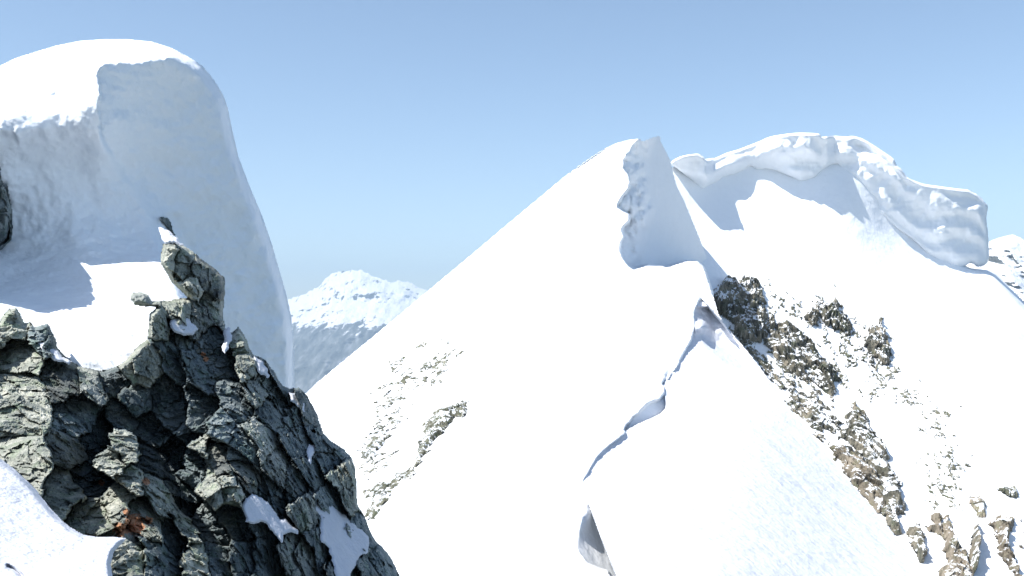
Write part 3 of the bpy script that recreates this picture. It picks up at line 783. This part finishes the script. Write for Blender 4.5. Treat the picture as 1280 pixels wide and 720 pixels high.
# main blocks: x, y, depth offset (m), tilt x, tilt y (m per 100 px), material, stretch along the strata
BL = [(30, 505, -0.3, -1.0, -1.2, 0), (-60, 470, -0.2, 0, 0, 0), (-60, 600, 0, 0, 0, 0), (15, 405, -0.2, 1.2, 0, 0), (48, 420, 0, 1.5, 0, 1), (66, 425, 0.1, 1.5, 0, 1), (30, 445, 0.2, -1.0, -1.2, 0), (80, 470, 0.1, 0.5, -1.5, 0),
      (40, 580, -0.9, -1.0, -1.2, 0), (85, 610, -0.1, -0.5, -1, 0), (95, 520, 0.4, 1.8, 0, 1), (112, 482, -0.1, 0.9, -1.0, 0), (122, 545, 1.2, 1.0, 0, 1), (85, 560, 0.2, 1.2, 0, 0), (148, 480, 0.6, 0.5, 0.5, 1), (150, 520, 0.9, 1, 0, 1), (172, 460, -0.3, 1.5, 0, 0), (165, 500, 0.0, 1.5, 0, 1),
      (175, 373, -0.5, 0.5, -0.8, 0), (200, 405, -0.4, 0.6, 0, 0), (228, 388, -0.3, 0.4, -0.6, 0), (226, 418, 0.3, 0.5, -0.8, 1), (250, 402, -0.2, 0.8, 0, 0), (212, 322, -0.3, 0.8, 0, 0), (232, 335, 0.0, 0.8, -0.6, 0), (262, 350, 0.0, 0.8, 0, 0), (245, 362, -0.3, 0.6, -0.8, 0), (265, 385, 0.1, 1.5, 0, 0),
      (215, 455, -0.1, 1.8, 0, 1), (245, 465, -0.2, 1.8, 0.2, 1), (272, 450, 0.1, 1.8, 0, 1), (262, 430, 0.3, 1.5, -0.6, 1), (212, 505, 0.5, 1.5, 0.6, 1), (250, 515, 0.2, 1.4, 0.3, 1), (290, 500, -0.2, 1.6, 0, 1), (276, 535, -0.4, 1.5, 0, 1),
      (296, 430, -0.3, 0.3, 0, 0), (306, 455, -0.3, 0.4, -0.5, 0), (318, 485, -0.2, 0.8, -0.5, 0), (335, 510, 0.1, 1.8, 0, 1), (330, 462, 0.1, 1.6, 0, 1), (352, 500, 0.1, 1.6, 0, 1), (368, 520, 0.1, 1.8, 0, 1), (385, 515, 0.0, 1.8, 0, 1), (378, 550, 0.1, 1.6, 0, 1), (398, 548, -0.2, 1, 0, 1),
      (148, 556, -1.2, 0.6, 0, 0), (143, 575, -0.9, 0.6, 0, 0), (170, 600, -0.6, 0.3, -1.2, 0), (200, 615, -0.3, 1.4, -0.4, 0), (150, 632, -0.2, -0.2, -1.0, 0), (120, 645, 0.1, -0.4, -0.8, 0), (118, 600, 0.9, 1.0, 0, 1), (185, 655, -0.1, 0.5, -1.0, 0),
      (190, 540, 1.0, 0, 0.6, 1), (215, 560, 1.3, 0, 0.6, 1), (195, 580, 1.3, 0, 0.3, 1), (228, 615, 1.3, 0.6, 0.6, 1), (262, 660, 1.0, 0, 0.4, 1), (292, 655, 0.8, 0, 0.3, 1), (245, 590, 1.0, 0.6, 0.6, 1),
      (250, 560, -0.6, 1.2, -1.4, 1), (272, 573, -0.3, 1.2, -1.2, 0), (262, 610, -0.5, 0, -0.9, 0), (288, 612, -0.4, 0.7, -0.9, 0), (312, 600, 0.0, 1.0, -0.5, 0), (240, 545, 0.5, 1.2, 0, 1), (300, 560, -0.1, 1.5, 0, 1), (322, 548, -0.1, 1.5, 0, 0), (345, 585, 0, 1.5, 0, 0), (335, 615, 0.4, 1.2, 0, 1), (360, 600, 0.1, 1.5, 0, 1),
      (165, 700, -0.3, 0.8, 0, 0), (192, 700, -0.3, 1.5, 0, 1), (150, 790, -0.2, 0.5, 0, 0), (215, 672, 0.4, 0.6, 0, 1), (232, 665, -0.3, 0.6, -0.8, 0), (245, 700, -0.2, 0.8, 0, 0), (225, 760, 0, 0.8, 0, 0), (270, 700, 0.2, 1, -0.5, 1), (300, 695, 0.1, 1.2, -0.5, 1), (330, 700, 0.0, 1.4, 0, 1), (350, 660, 0.2, 1.4, 0, 1), (320, 645, 0.4, 1.2, -0.6, 1),
      (375, 640, -0.1, 1.5, 0, 0), (372, 690, 0, 1.5, 0, 0), (388, 590, 0, 1.6, 0, 1), (412, 580, 0, 1.2, 0, 1), (425, 600, -0.6, 0.7, -0.3, 0), (436, 625, -0.4, 1.0, 0, 0), (412, 630, 0.0, 1.2, 0, 1), (450, 660, 0.1, 1.6, 0, 1), (430, 700, 0.1, 1.5, 0, 1), (470, 705, 0.0, 1.6, 0, 1), (400, 680, 0.2, 1.6, 0, 1), (400, 770, 0, 1.4, 0, 1), (480, 780, 0, 1.4, 0, 1), (310, 780, 0, 1.0, 0, 1), (20, 780, 0, 0, 0, 0)]
LICH = [(168, 655, 20), (150, 662, 14), (183, 602, 7), (158, 640, 7), (127, 603, 6), (254, 442, 5), (258, 448, 5), (185, 650, 8)]

PALE = {i for i, t in enumerate(BL) if (t[0], t[1]) in {(30, 505), (-60, 470), (-60, 600), (30, 445), (40, 580), (85, 610), (148, 556), (143, 575), (170, 600), (200, 615), (150, 632), (120, 645), (185, 655), (165, 700), (232, 665), (245, 700), (296, 430), (306, 455), (228, 388), (212, 322), (232, 335), (245, 362), (200, 405), (425, 600), (436, 625), (288, 612), (262, 610), (172, 460), (250, 560), (15, 405)}}
def build_crag():
    step = 1.15
    gx, gy, keep = grid_keep(A_poly, step, snap=False)
    jit = step * 0.25
    base = A_tps(gx, gy)
    b = P(gx, gy, base)
    # strata run steeply down to the right: stretch the block metric that way on the right side
    th = math.radians(62)
    ux, uy = math.cos(th), math.sin(th)
    wx = 13 * fbm(b / 0.6, 301, 4) + 4.0 * facets(b / 0.3, 303, 1.0); wy = 13 * fbm(b / 0.6, 302, 4) + 4.0 * facets(b / 0.3, 304, 1.0)
    X = gx + wx; Yy = gy + wy
    d1 = np.full(gx.shape, 1e9); d2 = np.full(gx.shape, 1e9); own = np.zeros(gx.shape, int)
    for k, s in enumerate(BL):
        dx = X - s[0]; dy = Yy - s[1]
        al = dx * ux + dy * uy; ac = -dx * uy + dy * ux
        r = 0.62 if s[0] > 180 else 0.85
        d = np.hypot(al * r, ac)
        m = d < d1
        d2 = np.where(m, d1, np.minimum(d2, d)); own = np.where(m, k, own); d1 = np.where(m, d, d1)
    gap = d2 - d1
    A = np.array([s[:5] for s in BL], float)
    rs = np.random.RandomState(12)
    A[:, 3] = A[:, 3] * rs.uniform(-0.1, 1.1, len(BL)); A[:, 4] += rs.uniform(-0.9, 0.5, len(BL)); A[:, 2] += rs.uniform(-0.15, 0.15, len(BL))
    off = A[own, 2] + A[own, 3] * (gx - A[own, 0]) / 100 * 1.1 + A[own, 4] * (gy - A[own, 1]) / 100 * 0.8
    crack = 0.13 * np.exp(-(gap / 1.4) ** 2) + 0.04 * np.exp(-(gap / 8) ** 2)
    q = b.copy()
    c, s_ = math.cos(math.radians(28)), math.sin(math.radians(28))
    qx = (b[..., 0] * c + b[..., 2] * s_); qz = (-b[..., 0] * s_ + b[..., 2] * c)
    q[..., 0] = qx; q[..., 2] = qz * 0.5
    right = smooth(150, 260, gx)
    relr = (facets(q / 1.15, 311, 1.4) * 0.27 + facets(b / 0.34, 312, 1.4) * 0.075 + ridged(b / 0.8, 314, 4, 0.55) * 0.08)
    rell = (facets(b / 0.55, 331, 1.4) * 0.13 + facets(b / 0.22, 332, 1.5) * 0.065 + fbm(b / 0.45, 334, 5, 0.6) * 0.12)
    wr = smooth(0.35, 0.65, right + 0.3 * fbm(b / 0.8, 335, 2))
    calm = 1 - 0.65 * np.exp(-(((gx - 225) / 45) ** 2 + ((gy - 480) / 50) ** 2))
    rel = (relr * wr + rell * (1 - wr)) * calm + facets(b / 0.11, 313, 1.6) * 0.05 + facets(b / 0.05, 316, 1.4) * 0.018 + fbm(b / 0.06, 315, 3) * 0.015
    dist_sil, _, _ = nearest(A_poly[2:-3], gx, gy, False)
    rnd = 0.5 * (1 - smooth(0, 7, dist_sil)) ** 2
    Y = base + off * 1.0 + crack + rel * (1 + 0.35 * right) + rnd
    px = gx + 1.4 * fbm(b / 0.15, 321, 2); py = gy + 1.4 * fbm(b / 0.15, 322, 2)
    pts = P(px, py, Y)
    lich = np.zeros(gx.shape)
    for (lx, ly, lr) in LICH:
        lich = np.maximum(lich, 1.25 * np.exp(-((gx - lx) ** 2 + (gy - ly) ** 2) / (lr * 0.8) ** 2))
    cm = cells(keep)
    oc = own[:-1, :-1]
    root = empty('rock_crag', P(250, 720, 9.0), 'jagged dark green-grey rock crag at lower left with orange lichen and snow patches', 'crag')
    o0 = np.array(root.location)
    bk = pts / pts[..., 1:2] * 0.9
    TONE = np.random.RandomState(7).uniform(-0.25, 0.45, len(BL))
    for k in PALE: TONE[k] = 0.25 + 0.35 * abs(TONE[k])  # extra brightness painted into the blocks meant to look sunlit
    for k, s in enumerate(BL):
        m = cm & (oc == k)
        if m.sum() < 4: continue
        V, Q, src = solid(pts, m, bk)
        small = (k in (46, 47, 18))
        make_mesh('boulder' if not s[5] else 'rock_slab', V - o0, Q, M_crag_pale if k in PALE else (M_crag_dark if s[5] else M_crag), True, {'lichen': lich.ravel()[src], 'tone': np.full(len(src), TONE[k])}, root)
    return A_tps
build_crag()

# dark rock at the left border, beside the dome
def small_rock(name, label, poly, depth, seed, mat, size=0.3, amp=0.2, back=0.6, round_=0.5, step=1.1, cat='rock'):
    gx, gy, keep = grid_keep(poly, step, snap=False)
    d, _, _ = nearest(poly, gx, gy)
    Y = (depth(gx, gy) if callable(depth) else depth) + round_ * (1 - smooth(0, 12, d)) ** 2
    b = P(gx, gy, Y + 0 * gx)
    Y = Y + amp * facets(b / size, seed, 1.4) + amp * 0.4 * facets(b / (size * 0.4), seed + 1, 1.4)
    pts = P(gx + 1.2 * fbm(b / 0.3, seed + 2, 2), gy, Y)
    bk = pts / pts[..., 1:2] * back
    V, Q, src = solid(pts, cells(keep), bk)
    c = V.mean(0)
    o = make_mesh(name, V - c, Q, mat, True, {'lichen': np.zeros(len(V))}); o.location = c.tolist()
    return tag(o, label, cat)
small_rock('rock', 'dark green rock wall cut off by the left border, under the snow dome', [(-230, 60), (-130, 70), (-60, 120), (-20, 175), (-2, 198), (5, 215), (11, 240), (15, 262), (16, 285), (14, 300), (2, 312), (-20, 318), (-60, 330), (-230, 420)], lambda x, y: 21.8 - 3.8 * smooth(5, -110, x), 401, M_crag_dark, 0.5, 0.25, 1.2)
small_rock('rock', 'tiny dark rock tip above the snow-capped tower of the crag', [(200, 271), (210, 272), (214, 278), (216, 288), (221, 296), (215, 292), (208, 282)], lambda x, y: D_depth(x, y) - 0.35, 403, M_crag_dark, 0.3, 0.08, 0.5, 0.2)

# snow that lies on the crag
def snow_patch(label, poly, seed, lift=0.2, depth=None, rough=0.04, step=1.1):
    poly = smooth_line(poly, 5)
    cc = poly.mean(0); poly = cc + (poly - cc) * 1.06
    pq = np.stack([poly[:, 0] / 5, poly[:, 1] / 5, poly[:, 0] * 0], -1)
    poly = poly + np.stack([fbm(pq, seed + 50, 3), fbm(pq, seed + 60, 3)], -1) * 4.0
    gx, gy, keep = grid_keep(poly, step)
    d, _, _ = nearest(poly, gx, gy)
    if depth is None:
        c = poly.mean(0); g = 0.55
        Y = A_tps(gx, gy) - lift - g * (gy - c[1]) / 100.0
    else: Y = depth(gx, gy)
    Y = Y + 0.07 * (1 - smooth(0, 4, d)) ** 2
    b = P(gx, gy, Y)
    Y = Y + rough * fbm(b / 0.4, seed, 4)
    pts = P(gx, gy, Y)
    bk = pts / pts[..., 1:2] * 0.4
    V, Q, src = solid(pts, cells(keep), bk)
    c = V.mean(0)
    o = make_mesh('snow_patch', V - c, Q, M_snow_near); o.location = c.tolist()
    return tag(o, label, 'snow patch')
def plane_fn(pts3):
    return TPS(pts3)
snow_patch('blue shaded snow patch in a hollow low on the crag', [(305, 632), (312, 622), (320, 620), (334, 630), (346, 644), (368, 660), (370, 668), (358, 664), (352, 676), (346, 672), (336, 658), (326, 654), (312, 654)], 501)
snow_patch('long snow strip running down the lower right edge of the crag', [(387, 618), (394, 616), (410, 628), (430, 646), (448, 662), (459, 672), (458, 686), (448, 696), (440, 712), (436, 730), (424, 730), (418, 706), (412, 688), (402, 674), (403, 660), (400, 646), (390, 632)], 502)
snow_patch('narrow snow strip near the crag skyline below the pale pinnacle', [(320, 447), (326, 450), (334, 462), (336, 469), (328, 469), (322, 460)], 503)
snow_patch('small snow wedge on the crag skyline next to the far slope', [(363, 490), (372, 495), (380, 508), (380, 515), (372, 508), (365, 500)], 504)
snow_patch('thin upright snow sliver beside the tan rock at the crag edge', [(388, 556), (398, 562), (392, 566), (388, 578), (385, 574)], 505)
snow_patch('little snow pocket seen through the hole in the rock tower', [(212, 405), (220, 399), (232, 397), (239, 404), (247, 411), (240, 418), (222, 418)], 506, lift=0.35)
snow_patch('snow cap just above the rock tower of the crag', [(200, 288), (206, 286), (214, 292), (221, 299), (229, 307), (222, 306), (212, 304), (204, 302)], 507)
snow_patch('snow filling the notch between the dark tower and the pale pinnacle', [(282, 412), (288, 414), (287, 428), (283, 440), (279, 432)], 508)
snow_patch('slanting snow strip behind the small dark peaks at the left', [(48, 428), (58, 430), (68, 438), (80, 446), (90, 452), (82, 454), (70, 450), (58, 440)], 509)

# ------------------------------------------------------------------ haze
def haze():
    m = bpy.data.materials.new('haze'); m.use_nodes = True
    nt = m.node_tree; nt.nodes.clear()
    out = nt.nodes.new('ShaderNodeOutputMaterial'); v = nt.nodes.new('ShaderNodeVolumePrincipled')
    v.inputs['Color'].default_value = (0.60, 0.79, 1.0, 1); v.inputs['Density'].default_value = 7.5e-5
    v.inputs['Anisotropy'].default_value = 0.0
    nt.links.new(v.outputs[0], out.inputs['Volume'])
    x0, x1, y0, y1, z0, z1 = -21000, 21000, -9000, 21000, -2100, 1100
    V = [(x0, y0, z0), (x1, y0, z0), (x1, y1, z0), (x0, y1, z0), (x0, y0, z1), (x1, y0, z1), (x1, y1, z1), (x0, y1, z1)]
    Q = [(0, 3, 2, 1), (4, 5, 6, 7), (0, 1, 5, 4), (1, 2, 6, 5), (2, 3, 7, 6), (3, 0, 4, 7)]
    o = make_mesh('haze', V, Q, m, True)
    tag(o, 'pale mountain haze between the ridge and the far peaks', 'haze', kind='stuff')
haze()
